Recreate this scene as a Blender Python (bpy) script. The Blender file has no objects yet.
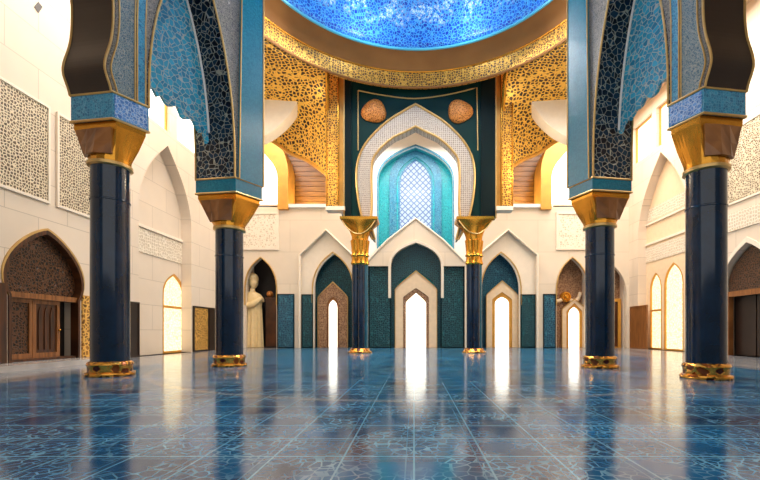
import bpy, bmesh, math, random
from mathutils import Vector
from mathutils.geometry import tessellate_polygon
random.seed(7)
SC = bpy.context.scene
COL = SC.collection
F = 420.0; VX = 414.0; VY = 332.0; EYE = 1.6      # focal length in px, vanishing point, eye height
XL, XR, YB = -17.7, 21.5, 42.0                     # left wall, right wall, back wall

# ------------------------------------------------------------------ materials
def S(c):
    return tuple(((x/255)/12.92 if x/255 <= .04045 else ((x/255+.055)/1.055)**2.4) for x in c) + (1,)
def newmat(name):
    m = bpy.data.materials.new(name); m.use_nodes = True
    nt = m.node_tree; b = nt.nodes['Principled BSDF']
    return m, nt, b
def plain(name, c, rough=.5, metal=0, var=.0, scale=3, bump=0, bscale=20, coat=0, emit=0):
    m, nt, b = newmat(name); c = S(c)
    b.inputs['Roughness'].default_value = rough; b.inputs['Metallic'].default_value = metal
    b.inputs['Coat Weight'].default_value = coat; b.inputs['Coat Roughness'].default_value = .08
    tc = nt.nodes.new('ShaderNodeTexCoord')
    n = nt.nodes.new('ShaderNodeTexNoise'); n.inputs['Scale'].default_value = scale; n.inputs['Detail'].default_value = 5
    nt.links.new(tc.outputs['Object'], n.inputs['Vector'])
    r = nt.nodes.new('ShaderNodeValToRGB')
    r.color_ramp.elements[0].position = .3; r.color_ramp.elements[1].position = .7
    r.color_ramp.elements[0].color = tuple(x*(1-var) for x in c[:3])+(1,)
    r.color_ramp.elements[1].color = tuple(min(1, x*(1+var)) for x in c[:3])+(1,)
    nt.links.new(n.outputs['Fac'], r.inputs['Fac']); nt.links.new(r.outputs['Color'], b.inputs['Base Color'])
    if bump:
        n2 = nt.nodes.new('ShaderNodeTexNoise'); n2.inputs['Scale'].default_value = bscale
        nt.links.new(tc.outputs['Object'], n2.inputs['Vector'])
        bp = nt.nodes.new('ShaderNodeBump'); bp.inputs['Strength'].default_value = bump; bp.inputs['Distance'].default_value = .05
        nt.links.new(n2.outputs['Fac'], bp.inputs['Height']); nt.links.new(bp.outputs['Normal'], b.inputs['Normal'])
    if emit:
        nt.links.new(r.outputs['Color'], b.inputs['Emission Color']); b.inputs['Emission Strength'].default_value = emit
    return m
def mosaic(name, ca, cb, ce, scale=3, w=.08, rough=.35, metal=0, rand=1.0, bump=.4, sz=(1,1,1), emetal=None, inv=False, sparkle=None):
    """cells in ca..cb, lines between cells in ce"""
    m, nt, b = newmat(name); L = nt.links.new; N = nt.nodes.new
    tc = N('ShaderNodeTexCoord'); mp = N('ShaderNodeMapping'); mp.inputs['Scale'].default_value = sz
    L(tc.outputs['Object'], mp.inputs['Vector'])
    v = N('ShaderNodeTexVoronoi'); v.feature = 'DISTANCE_TO_EDGE'; v.inputs['Scale'].default_value = scale; v.inputs['Randomness'].default_value = rand
    v2 = N('ShaderNodeTexVoronoi'); v2.inputs['Scale'].default_value = scale; v2.inputs['Randomness'].default_value = rand
    L(mp.outputs[0], v.inputs['Vector']); L(mp.outputs[0], v2.inputs['Vector'])
    r = N('ShaderNodeValToRGB'); r.color_ramp.elements[0].position = w*.7; r.color_ramp.elements[1].position = w*1.3
    L(v.outputs['Distance'], r.inputs['Fac'])
    sep = N('ShaderNodeSeparateColor'); L(v2.outputs['Color'], sep.inputs[0])
    mx = N('ShaderNodeMix'); mx.data_type = 'RGBA'; mx.inputs[6].default_value = S(ca); mx.inputs[7].default_value = S(cb)
    L(sep.outputs[0], mx.inputs[0])
    cell = mx.outputs[2]
    if sparkle:
        n = N('ShaderNodeTexNoise'); n.inputs['Scale'].default_value = sparkle[1]; n.inputs['Detail'].default_value = 8
        L(tc.outputs['Object'], n.inputs['Vector'])
        rr = N('ShaderNodeValToRGB'); rr.color_ramp.elements[0].position = sparkle[2]; rr.color_ramp.elements[1].position = sparkle[2]+.06
        L(n.outputs['Fac'], rr.inputs['Fac'])
        mm = N('ShaderNodeMix'); mm.data_type = 'RGBA'; L(rr.outputs['Color'], mm.inputs[0]); L(cell, mm.inputs[6]); mm.inputs[7].default_value = S(sparkle[0])
        if len(sparkle) > 3:      # the star flecks begin some way up the dome
            sx = N('ShaderNodeSeparateXYZ'); L(tc.outputs['Object'], sx.inputs[0]); hr = N('ShaderNodeMapRange')
            hr.inputs[1].default_value = sparkle[3]; hr.inputs[2].default_value = sparkle[3]+.5; L(sx.outputs['Z'], hr.inputs[0])
            n9 = N('ShaderNodeTexNoise'); n9.inputs['Scale'].default_value = .9; L(tc.outputs['Object'], n9.inputs['Vector'])
            h9 = N('ShaderNodeMapRange'); h9.inputs[1].default_value = .42; h9.inputs[2].default_value = .55; L(n9.outputs['Fac'], h9.inputs[0])
            q = N('ShaderNodeMath'); q.operation = 'MULTIPLY'; L(rr.outputs['Color'], q.inputs[0]); L(hr.outputs[0], q.inputs[1])
            q2 = N('ShaderNodeMath'); q2.operation = 'MULTIPLY'; L(q.outputs[0], q2.inputs[0]); L(h9.outputs[0], q2.inputs[1])
            L(q2.outputs[0], mm.inputs[0])
        cell = mm.outputs[2]
    m2 = N('ShaderNodeMix'); m2.data_type = 'RGBA'; m2.inputs[6].default_value = S(ce)
    L(r.outputs['Color'], m2.inputs[0]); L(cell, m2.inputs[7]); L(m2.outputs[2], b.inputs['Base Color'])
    b.inputs['Roughness'].default_value = rough
    if emetal is None: b.inputs['Metallic'].default_value = metal
    else:
        mr = N('ShaderNodeMapRange'); mr.inputs[3].default_value = emetal; mr.inputs[4].default_value = metal
        L(r.outputs['Color'], mr.inputs[0]); L(mr.outputs[0], b.inputs['Metallic'])
    bp = N('ShaderNodeBump'); bp.inputs['Strength'].default_value = bump; bp.inputs['Distance'].default_value = .06
    bp.invert = not inv
    L(r.outputs['Color'], bp.inputs['Height']); L(bp.outputs['Normal'], b.inputs['Normal'])
    return m
def stone(name, c, joint, bw=2.6, bh=1.1, plane='XZ', var=.03):
    m, nt, b = newmat(name); L = nt.links.new; N = nt.nodes.new
    tc = N('ShaderNodeTexCoord'); sp = N('ShaderNodeSeparateXYZ'); cb = N('ShaderNodeCombineXYZ')
    L(tc.outputs['Object'], sp.inputs[0]); L(sp.outputs['X' if plane == 'XZ' else 'Y'], cb.inputs[0]); L(sp.outputs['Z'], cb.inputs[1])
    br = N('ShaderNodeTexBrick'); br.inputs['Scale'].default_value = 1; br.inputs['Brick Width'].default_value = bw
    br.inputs['Row Height'].default_value = bh; br.inputs['Mortar Size'].default_value = .018
    c = S(c); br.inputs['Color1'].default_value = tuple(x*(1-var) for x in c[:3])+(1,)
    br.inputs['Color2'].default_value = tuple(min(1, x*(1+var)) for x in c[:3])+(1,); br.inputs['Mortar'].default_value = S(joint)
    L(cb.outputs[0], br.inputs['Vector'])
    n = N('ShaderNodeTexNoise'); n.inputs['Scale'].default_value = .8; n.inputs['Detail'].default_value = 6; L(tc.outputs['Object'], n.inputs['Vector'])
    mx = N('ShaderNodeMix'); mx.data_type = 'RGBA'; mx.blend_type = 'MULTIPLY'; mx.inputs[0].default_value = .12
    L(br.outputs['Color'], mx.inputs[6]); L(n.outputs['Fac'], mx.inputs[7]); L(mx.outputs[2], b.inputs['Base Color'])
    b.inputs['Roughness'].default_value = .55
    return m
def wood(name, a, c, scale=(1, 1, 14), rough=.35):
    m, nt, b = newmat(name); L = nt.links.new; N = nt.nodes.new
    tc = N('ShaderNodeTexCoord'); mp = N('ShaderNodeMapping'); mp.inputs['Scale'].default_value = scale
    n = N('ShaderNodeTexNoise'); n.inputs['Scale'].default_value = .7; n.inputs['Detail'].default_value = 6
    L(tc.outputs['Object'], mp.inputs[0]); L(mp.outputs[0], n.inputs[0])
    r = N('ShaderNodeValToRGB'); r.color_ramp.elements[0].color = S(a); r.color_ramp.elements[1].color = S(c)
    r.color_ramp.elements[0].position = .35; r.color_ramp.elements[1].position = .65
    L(n.outputs['Fac'], r.inputs[0]); L(r.outputs[0], b.inputs['Base Color']); b.inputs['Roughness'].default_value = rough
    return m
def glow(name, c, s, pat=None, line=None):
    """a frosted pane lit by the daylight outside"""
    m, nt, b = newmat(name); L = nt.links.new; N = nt.nodes.new
    b.inputs['Base Color'].default_value = S((90, 88, 84)); b.inputs['Emission Color'].default_value = S(c); b.inputs['Emission Strength'].default_value = s
    if pat:
        tc = N('ShaderNodeTexCoord'); v = N('ShaderNodeTexVoronoi'); v.feature = 'DISTANCE_TO_EDGE'; v.inputs['Scale'].default_value = pat[0]
        L(tc.outputs['Object'], v.inputs['Vector'])
        mr = N('ShaderNodeMapRange'); mr.inputs[1].default_value = pat[1]*.6; mr.inputs[2].default_value = pat[1]*1.2; mr.inputs[3].default_value = pat[2]; mr.inputs[4].default_value = s
        L(v.outputs['Distance'], mr.inputs[0])
        if line:      # coloured lead lines, in a diamond net
            mr.inputs[3].default_value = 0; mr.inputs[4].default_value = 1; v.inputs['Randomness'].default_value = .12
            mp = N('ShaderNodeMapping'); mp.inputs['Rotation'].default_value = (0, math.radians(45), 0); L(tc.outputs['Object'], mp.inputs[0]); L(mp.outputs[0], v.inputs['Vector'])
            mx = N('ShaderNodeMix'); mx.data_type = 'RGBA'; L(mr.outputs[0], mx.inputs[0]); mx.inputs[6].default_value = S(line); mx.inputs[7].default_value = S(c); L(mx.outputs[2], b.inputs['Emission Color'])
        else: L(mr.outputs[0], b.inputs['Emission Strength'])
    return m
def floor_mat():
    m, nt, b = newmat('blue_floor_tiles'); L = nt.links.new; N = nt.nodes.new
    tc = N('ShaderNodeTexCoord'); sp = N('ShaderNodeSeparateXYZ'); L(tc.outputs['Object'], sp.inputs[0])
    def math_(op, a, c=None, clamp=False):
        n = N('ShaderNodeMath'); n.operation = op; n.use_clamp = clamp
        for i, x in enumerate((a, c)):
            if x is None: continue
            if isinstance(x, (int, float)): n.inputs[i].default_value = x
            else: L(x, n.inputs[i])
        return n.outputs[0]
    def line(coord, period, w):
        p = math_('ABSOLUTE', math_('SUBTRACT', math_('PINGPONG', coord, period/2), 0))
        return math_('LESS_THAN', p, w)
    gx = line(sp.outputs['X'], .9, .012); gy = line(sp.outputs['Y'], .9, .018)
    gx2 = line(math_('ADD', sp.outputs['X'], .1), .9, .008); gy2 = line(math_('ADD', sp.outputs['Y'], .1), .9, .01)
    grid = math_('MAXIMUM', math_('MAXIMUM', gx, gy), math_('MULTIPLY', math_('MAXIMUM', gx2, gy2), .5))
    # ornamental tracery in every tile
    v = N('ShaderNodeTexVoronoi'); v.feature = 'DISTANCE_TO_EDGE'; v.inputs['Scale'].default_value = 6.2; v.inputs['Randomness'].default_value = .8
    L(tc.outputs['Object'], v.inputs['Vector'])
    tr = math_('LESS_THAN', v.outputs['Distance'], .05)
    n = N('ShaderNodeTexNoise'); n.inputs['Scale'].default_value = 1.1; n.inputs['Detail'].default_value = 4; L(tc.outputs['Object'], n.inputs['Vector'])
    mask = N('ShaderNodeMapRange'); mask.inputs[1].default_value = .38; mask.inputs[2].default_value = .62; L(n.outputs['Fac'], mask.inputs[0])
    tr = math_('MULTIPLY', math_('MULTIPLY', tr, mask.outputs[0]), .8)
    pat = math_('MAXIMUM', math_('MULTIPLY', grid, .8), tr)
    # blue ground with worn marbling
    n2 = N('ShaderNodeTexNoise'); n2.inputs['Scale'].default_value = .45; n2.inputs['Detail'].default_value = 9; n2.inputs['Distortion'].default_value = .8
    L(tc.outputs['Object'], n2.inputs['Vector'])
    r = N('ShaderNodeValToRGB'); e = r.color_ramp.elements; e[0].position = .3; e[0].color = S((1, 36, 74)); e[1].position = .72; e[1].color = S((12, 108, 158))
    L(n2.outputs['Fac'], r.inputs[0])
    m1 = N('ShaderNodeMix'); m1.data_type = 'RGBA'; L(pat, m1.inputs[0]); L(r.outputs[0], m1.inputs[6]); m1.inputs[7].default_value = S((120, 176, 196))
    # curved tan inlay band, a circle round the hall's middle
    dx = math_('SUBTRACT', sp.outputs['X'], .2); dy = math_('SUBTRACT', sp.outputs['Y'], 21.3)
    rad = math_('SQRT', math_('ADD', math_('MULTIPLY', dx, dx), math_('MULTIPLY', dy, dy)))
    ring = math_('LESS_THAN', math_('ABSOLUTE', math_('SUBTRACT', rad, 11.6)), .13)
    m2 = N('ShaderNodeMix'); m2.data_type = 'RGBA'; L(math_('MULTIPLY', ring, .4), m2.inputs[0]); L(m1.outputs[2], m2.inputs[6]); m2.inputs[7].default_value = S((175, 160, 140))
    # grey veined marble borders along the side walls
    wv = N('ShaderNodeTexNoise'); wv.inputs['Scale'].default_value = .5; wv.inputs['Detail'].default_value = 8
    mp = N('ShaderNodeMapping'); mp.inputs['Scale'].default_value = (3.5, .35, 1); L(tc.outputs['Object'], mp.inputs[0]); L(mp.outputs[0], wv.inputs['Vector'])
    mr = N('ShaderNodeValToRGB'); e = mr.color_ramp.elements; e[0].position = .35; e[0].color = S((60, 68, 82)); e[1].position = .65; e[1].color = S((176, 170, 166))
    L(wv.outputs['Fac'], mr.inputs[0])
    bl = math_('MAXIMUM', math_('LESS_THAN', sp.outputs['X'], -12.9), math_('GREATER_THAN', sp.outputs['X'], 14.6))
    m3 = N('ShaderNodeMix'); m3.data_type = 'RGBA'; L(math_('MULTIPLY', bl, .85), m3.inputs[0]); L(m2.outputs[2], m3.inputs[6]); L(mr.outputs[0], m3.inputs[7])
    L(m3.outputs[2], b.inputs['Base Color'])
    n3 = N('ShaderNodeTexNoise'); n3.inputs['Scale'].default_value = 2.2; n3.inputs['Detail'].default_value = 5; L(tc.outputs['Object'], n3.inputs['Vector'])
    rr = N('ShaderNodeMapRange'); rr.inputs[3].default_value = .07; rr.inputs[4].default_value = .21; L(n3.outputs['Fac'], rr.inputs[0]); L(rr.outputs[0], b.inputs['Roughness'])
    bp = N('ShaderNodeBump'); bp.inputs['Strength'].default_value = .12; bp.inputs['Distance'].default_value = .01
    L(math_('ADD', pat, n3.outputs['Fac']), bp.inputs['Height']); L(bp.outputs['Normal'], b.inputs['Normal'])
    b.inputs['IOR'].default_value = 1.6; b.inputs['Specular Tint'].default_value = (.4, .72, 1, 1)
    return m

IV = (232, 214, 190)
M = dict(
    floor=floor_mat(),
    ivory_b=stone('ivory_stone_back', IV, (205, 186, 160), 6.2, 3.2, 'XZ'),
    ivory_s=stone('ivory_stone_side', (232, 212, 188), (200, 180, 156), 3.3, 1.75, 'YZ'),
    ivory=plain('ivory_plaster', (238, 222, 200), .5, var=.03),
    white=plain('white_plaster', (246, 242, 236), .5, var=.02),
    shelly=plain('cream_plaster', (236, 206, 168), .5, var=.05),
    screen=mosaic('pierced_ivory_screen', (58, 42, 26), (110, 86, 58), (226, 206, 172), 7.0, .16, .55, rand=.7, bump=.7),
    palecarve=mosaic('pale_carved_stone', (205, 185, 158), (218, 200, 172), (240, 226, 204), 4.5, .12, .55, rand=.5, bump=.5),
    goldlat=mosaic('gold_lattice', (50, 28, 6), (92, 54, 12), (240, 184, 76), 3.6, .15, .42, metal=.15, emetal=.35, rand=.7, bump=.9),
    goldfine=mosaic('fine_gold_lattice', (82, 46, 10), (130, 78, 18), (232, 170, 66), 5.6, .14, .4, metal=.2, emetal=.4, rand=.75, bump=.8),
    gold=plain('polished_gold', (214, 150, 52), .24, .85, var=.12, scale=2),
    goldpaint=plain('gold_paint', (214, 152, 62), .4, .25, var=.14, scale=1.2),
    bronze=plain('bronze_plaster', (156, 104, 52), .42, .25, var=.12, scale=.6),
    brown=plain('dark_brown_lacquer', (38, 22, 14), .4, 0, var=.2, scale=1),
    trimgold=plain('gold_trim', (206, 168, 104), .35, .6, var=.1),
    navy=plain('navy_marble', (3, 34, 58), .16, 0, var=.4, scale=1.3, coat=.15),
    tealshaft=plain('teal_shaft', (36, 96, 112), .2, 0, var=.2, coat=.4),
    gembase=mosaic('gilt_base_ornament', (70, 22, 10), (160, 84, 26), (226, 160, 66), 3.2, .16, .25, metal=.4, emetal=.8, bump=1.0),
    bluemos=mosaic('blue_mosaic', (16, 100, 142), (48, 146, 182), (92, 160, 190), 11, .06, .3, rand=.8, bump=.2),
    bluetile=mosaic('teal_blue_tile', (14, 112, 138), (34, 134, 158), (24, 112, 134), 16, .04, .2, rand=.8, bump=.1),
    bluebright=mosaic('bright_blue_mosaic', (52, 106, 176), (96, 150, 212), (160, 186, 214), 9, .07, .3, bump=.3),
    greymos=mosaic('grey_speckled_mosaic', (84, 84, 80), (130, 126, 116), (156, 148, 134), 13, .07, .35, bump=.4),
    bluegrey=mosaic('blue_grey_mosaic', (40, 84, 104), (96, 122, 130), (140, 144, 138), 14, .08, .35, bump=.4),
    darkmos=mosaic('dark_tracery_mosaic', (5, 10, 26), (20, 52, 76), (190, 190, 176), 4.6, .04, .22, metal=.1, bump=.6, emetal=.5),
    turqnet=mosaic('turquoise_tracery', (6, 128, 166), (50, 184, 214), (196, 206, 200), 5.0, .05, .3, bump=.5),
    greensolid=plain('dark_green_enamel', (2, 42, 40), .5, 0, var=.2, scale=.5),
    greendark=plain('black_green_enamel', (2, 20, 21), .5, 0, var=.2, scale=.5),
    greyband=mosaic('grey_lace_stone', (138, 122, 108), (166, 150, 134), (206, 194, 180), 6.5, .14, .5, rand=.2, bump=.5),
    turq=mosaic('turquoise_glass_mosaic', (0, 140, 160), (20, 176, 192), (60, 196, 200), 7, .07, .3, bump=.3),
    tealblue=mosaic('blue_teal_mosaic', (8, 96, 146), (40, 140, 180), (90, 170, 196), 7, .07, .3, bump=.3),
    tealwall=mosaic('teal_carved_tile', (2, 38, 48), (8, 58, 68), (36, 100, 106), 5, .07, .3, rand=.7, bump=.6),
    bluewall=mosaic('blue_carved_tile', (5, 54, 80), (16, 78, 104), (56, 120, 140), 5, .07, .3, rand=.7, bump=.6),
    medal=mosaic('orange_carved_medallion', (150, 82, 24), (186, 108, 40), (226, 148, 70), 7, .14, .45, metal=.2, bump=.9),
    dome=mosaic('blue_dome_mosaic', (6, 48, 170), (24, 112, 220), (90, 180, 236), 5.0, .09, .3, bump=.3, sparkle=((220, 236, 236), 5.0, .48, 3.5)),
    cyan=plain('cyan_enamel', (90, 196, 226), .3),
    woodd=wood('dark_walnut', (48, 24, 9), (92, 50, 20), (1, 14, 1)),
    woodm=wood('golden_timber_slats', (112, 70, 18), (164, 110, 36), (1, 1, 14)),
    woodp=wood('russet_timber', (112, 66, 30), (156, 100, 52), (1, 14, 1)),
    doorlat=mosaic('pierced_walnut', (10, 5, 2), (24, 13, 6), (92, 56, 28), 7, .14, .4, rand=.8, bump=.9),
    brownlat=mosaic('brown_lace_stone', (110, 72, 48), (140, 98, 68), (186, 142, 104), 6, .12, .45, rand=.6, bump=.7),
    goldscreen=mosaic('gilded_screen', (120, 76, 20), (180, 120, 40), (244, 190, 96), 5, .14, .35, metal=.2, emetal=.4, bump=.8),
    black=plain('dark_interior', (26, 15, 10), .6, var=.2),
    statue=plain('cream_marble', (236, 206, 150), .4, var=.06, bump=.2, bscale=8),
    marble=plain('grey_marble_step', (186, 178, 172), .2, var=.14, scale=1.5, coat=.3),
    panew=glow('daylit_frosted_glass', (255, 244, 222), 2.6),
    panep=glow('daylit_patterned_glass', (255, 226, 172), 2.0, (5.0, .1, .95)),
    paneb=glow('daylit_blue_lattice_glass', (206, 230, 248), .85, (2.3, .13, .22), (40, 116, 196)),
)

for k_ in ('greensolid', 'greendark'): M[k_].node_tree.nodes['Principled BSDF'].inputs['Specular IOR Level'].default_value = .15

# ------------------------------------------------------------------ mesh helpers
def finish(name, bm, m, parent=None, smooth=False, weld=True):
    if weld: bmesh.ops.remove_doubles(bm, verts=bm.verts, dist=1e-4)
    bmesh.ops.recalc_face_normals(bm, faces=bm.faces)
    if parent is not None:
        o = Vector((0, 0, 0)); p = parent
        while p is not None: o += p.location; p = p.parent
        bmesh.ops.translate(bm, verts=bm.verts, vec=-o)
    me = bpy.data.meshes.new(name); bm.to_mesh(me); bm.free()
    if smooth:
        for p in me.polygons: p.use_smooth = True
        if hasattr(me, 'set_sharp_from_angle'): me.set_sharp_from_angle(angle=math.radians(38))
    me.materials.append(m)
    o = bpy.data.objects.new(name, me); COL.objects.link(o); o.parent = parent
    return o
def thing(name, label, cat, loc, group=None):
    o = bpy.data.objects.new(name, None); COL.objects.link(o); o.location = loc; o.empty_display_size = .3
    return tag(o, label, cat, group)
def tag(o, label, cat, group=None):
    o['label'] = label; o['category'] = cat; o['kind'] = 'thing'
    if group: o['group'] = group
    return o
def struct(name, loc=(0, 0, 0)):
    o = bpy.data.objects.new(name, None); COL.objects.link(o); o.location = loc; o['kind'] = 'structure'; return o
def st(o): o['kind'] = 'structure'; return o
def prism(loops, fr, d0, d1, bm=None):
    """a flat shape with holes (loops of (u,v)), thick from d0 to d1 in frame fr"""
    bm = bm or bmesh.new()
    L3 = [[Vector((p[0], p[1], 0)) for p in l] for l in loops]
    tri = tessellate_polygon(L3); flat = [p for l in loops for p in l]
    a = [bm.verts.new(fr(p[0], p[1], d0)) for p in flat]; b = [bm.verts.new(fr(p[0], p[1], d1)) for p in flat]
    for t in tri:
        for s in (a, b):
            try: bm.faces.new([s[i] for i in t])
            except ValueError: pass
    k = 0
    for l in loops:
        n = len(l)
        for i in range(n):
            j = (i+1) % n
            try: bm.faces.new((a[k+i], a[k+j], b[k+j], b[k+i]))
            except ValueError: pass
        k += n
    return bm
def rect(u0, v0, u1, v1): return [(u0, v0), (u1, v0), (u1, v1), (u0, v1)]
def tube(bm, pts, r, n=8):
    pts = [Vector(p) for p in pts]; rings = []
    for i, p in enumerate(pts):
        d = (pts[min(i+1, len(pts)-1)] - pts[max(i-1, 0)]).normalized()
        up = Vector((0, 0, 1)) if abs(d.z) < .9 else Vector((0, 1, 0))
        x = d.cross(up).normalized(); y = d.cross(x)
        rings.append([bm.verts.new(p + (x*math.cos(2*math.pi*k/n) + y*math.sin(2*math.pi*k/n))*r) for k in range(n)])
    for a, b in zip(rings, rings[1:]):
        for k in range(n): bm.faces.new((a[k], a[(k+1) % n], b[(k+1) % n], b[k]))
    bm.faces.new(rings[0]); bm.faces.new(rings[-1][::-1])
    return bm
def lathe(bm, cx, cy, prof, n=40, caps=True, sq=None):
    rings = [[bm.verts.new((cx + r*math.cos(2*math.pi*k/n), cy + r*math.sin(2*math.pi*k/n), z)) for k in range(n)] for r, z in prof]
    for a, b in zip(rings, rings[1:]):
        for k in range(n): bm.faces.new((a[k], a[(k+1) % n], b[(k+1) % n], b[k]))
    if caps: bm.faces.new(rings[0][::-1]); bm.faces.new(rings[-1])
    return bm
def bez(p0, p1, p2, p3, n=14):
    out = []
    for i in range(n+1):
        t = i/n; s = 1-t
        out.append(tuple(s**3*a + 3*s*s*t*b + 3*s*t*t*c + t**3*d for a, b, c, d in zip(p0, p1, p2, p3)))
    return out
def arch(c, w, z0, zs, zt, a=1.0, b=.62, cx=.42, dy=.16, waist=1.0, n=14):
    """pointed arch outline from foot to foot: half width w/2, spring zs, tip zt"""
    h = w/2; H = zt-zs
    left = [(c-h*waist, z0)] + bez((c-h*waist, zs), (c-h*a, zs+H*b), (c-h*cx, zt-H*dy), (c, zt), n)
    return left + [(2*c-x, z) for x, z in left[::-1][1:]]
def cat(pts, n=6):
    out = []; P = [pts[0]] + list(pts) + [pts[-1]]
    for i in range(1, len(P)-2):
        p0, p1, p2, p3 = P[i-1:i+3]
        for k in range(n):
            t = k/n
            out.append(tuple(.5*((2*b) + (-a+c)*t + (2*a-5*b+4*c-d)*t*t + (-a+3*b-3*c+d)*t**3) for a, b, c, d in zip(p0, p1, p2, p3)))
    out.append(tuple(pts[-1])); return out
def offs(out, inn): return out + inn[::-1]      # a band between two open outlines

def fb(D): return lambda u, v, d: Vector((u, D+d, v))
FBK = fb(YB)
FL = lambda u, v, d: Vector((XL-d, u, v))
FR = lambda u, v, d: Vector((XR+d, u, v))
def b_(px, py, D=YB): return ((px-VX)*D/F, EYE+(VY-py)*D/F)
def lw(px, py): D = XL*F/(px-VX); return (D, EYE+(VY-py)*D/F)
def rw(px, py): D = XR*F/(px-VX); return (D, EYE+(VY-py)*D/F)
def bs(pts, D=YB): return [b_(x, y, D) for x, y in pts]
def z_at(py, D): return EYE+(VY-py)*D/F

# ------------------------------------------------------------------ setting
st(finish('floor', prism([rect(-19, -4, 23, 45)], lambda u, v, d: Vector((u, v, d)), -.4, 0), M['floor']))
CX, CY, R1, R2, ZC = .2, 21.35, 10.15, 11.3, 22.8
circ = [(CX+R2*math.cos(2*math.pi*k/96), CY+R2*math.sin(2*math.pi*k/96)) for k in range(96)]
st(finish('ceiling', prism([rect(-18.5, 2, 22.5, 46), circ], lambda u, v, d: Vector((u, v, d)), ZC, ZC+.5), M['shelly']))

# ---- left wall, with the walnut door's arch, the tall niche and clerestory openings
ldoor = arch(20.25, 4.1, 0, 3.2, 6.5, a=1.42, b=.44, cx=.5, dy=.09, waist=.95)
lniche = arch(30.2, 6.4, 0, 9.6, 15.0, a=1.0, b=.5, cx=.34, dy=.2)
lcl = [rect(27.2, 16.0, 30.6, 20.6), rect(31.4, 16.0, 34.8, 20.6)]
diam = [lw(38, 2), lw(42, 7), lw(38, 13), lw(34, 7)]
st(finish('wall_left', prism([rect(2, 0, 43.5, ZC), ldoor, lniche] + lcl, FL, 0, .8), M['ivory_s']))
st(finish('trim_1', prism([diam], FL, -.03, .05), M['brown']))  # dark plate stands in for a shaded diamond hole in the wall
# niche back
lwin = arch(32.4, 3.0, 0, 4.4, 6.1)
lnb = struct('wall_left_recess')
finish('recess_panel', prism([rect(26.6, 0, 34.6, 15.5), lwin], FL, .8, 1.0), M['ivory_s'], lnb)
finish('carved_band', prism([rect(27.1, 7.0, 33.8, 8.6)], FL, .74, .8), M['palecarve'], lnb)
finish('stone_moulding', prism([rect(27.1, 8.7, 33.8, 8.9)], FL, .66, .8), M['ivory'], lnb)
# right wall
rdoor = arch(27.1, 4.3, 0, 4.6, 7.4, a=1.08, b=.5)
rniche = arch(36.6, 7.4, 0, 10.5, 17.3, a=1.0, b=.5, cx=.34, dy=.2)
rcl = [rect(33.5, 17.9, 37.3, 21.5), rect(38.0, 17.9, 41.2, 21.5)]
st(finish('wall_right', prism([rect(2, 0, 43.5, ZC), rdoor, rniche] + rcl, FR, 0, .8), M['ivory_s']))
rwA = arch(38.75, 1.9, 0, 5.4, 7.1); rwB = arch(36.1, 2.7, 0, 5.6, 7.6)
rnb = struct('wall_right_recess')
finish('recess_panel', prism([rect(32.6, 0, 40.6, 17.8), rwA, rwB], FR, .8, 1.0), M['shelly'], rnb)
for z0, z1 in ((8.2, 9.6), (12.0, 13.2)):
    finish('carved_band', prism([rect(32.9, z0, 40.3, z1)], FR, .74, .8), M['palecarve'], rnb)
for z0 in (9.8, 11.7):
    finish('stone_moulding', prism([rect(32.9, z0, 40.3, z0+.2)], FR, .66, .8), M['ivory'], rnb)

WN = [0]
def window(fr, outline, d, pane, frame_w=.14, mull=(), rails=(), fm='goldpaint'):
    """frame + mullions + daylit pane filling an opening in a wall"""
    WN[0] += 1
    u = [p[0] for p in outline]; v = [p[1] for p in outline]; cu, cv = (min(u)+max(u))/2, (min(v)+max(v))/2
    root = struct('window_%d' % WN[0])
    sx = 1-2*frame_w/(max(u)-min(u)); sy = 1-2*frame_w/(max(v)-min(v))
    inner = [(cu+(p[0]-cu)*sx, cv+(p[1]-cv)*sy) for p in outline]
    bm = prism([outline, inner], fr, d-.12, d+.1)
    for m_ in mull: prism([rect(m_-.05, min(v)+.05, m_+.05, max(v)-.5)], fr, d-.1, d+.06, bm)
    for r_ in rails: prism([rect(min(u)+.05, r_-.09, max(u)-.05, r_+.09)], fr, d-.11, d+.07, bm)
    finish('window_frame', bm, M[fm], root, weld=False)
    finish('pane', prism([inner], fr, d+.02, d+.06), M[pane], root)
    return root
for c in lcl: window(FL, c, .4, 'panew')
window(FL, lwin, .92, 'panep', .16, rails=(3.5,))
for c in rcl: window(FR, c, .4, 'panew')
window(FR, rwA, .92, 'panep', .14, mull=(), rails=(3.6,))
window(FR, rwB, .92, 'panep', .14)

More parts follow.
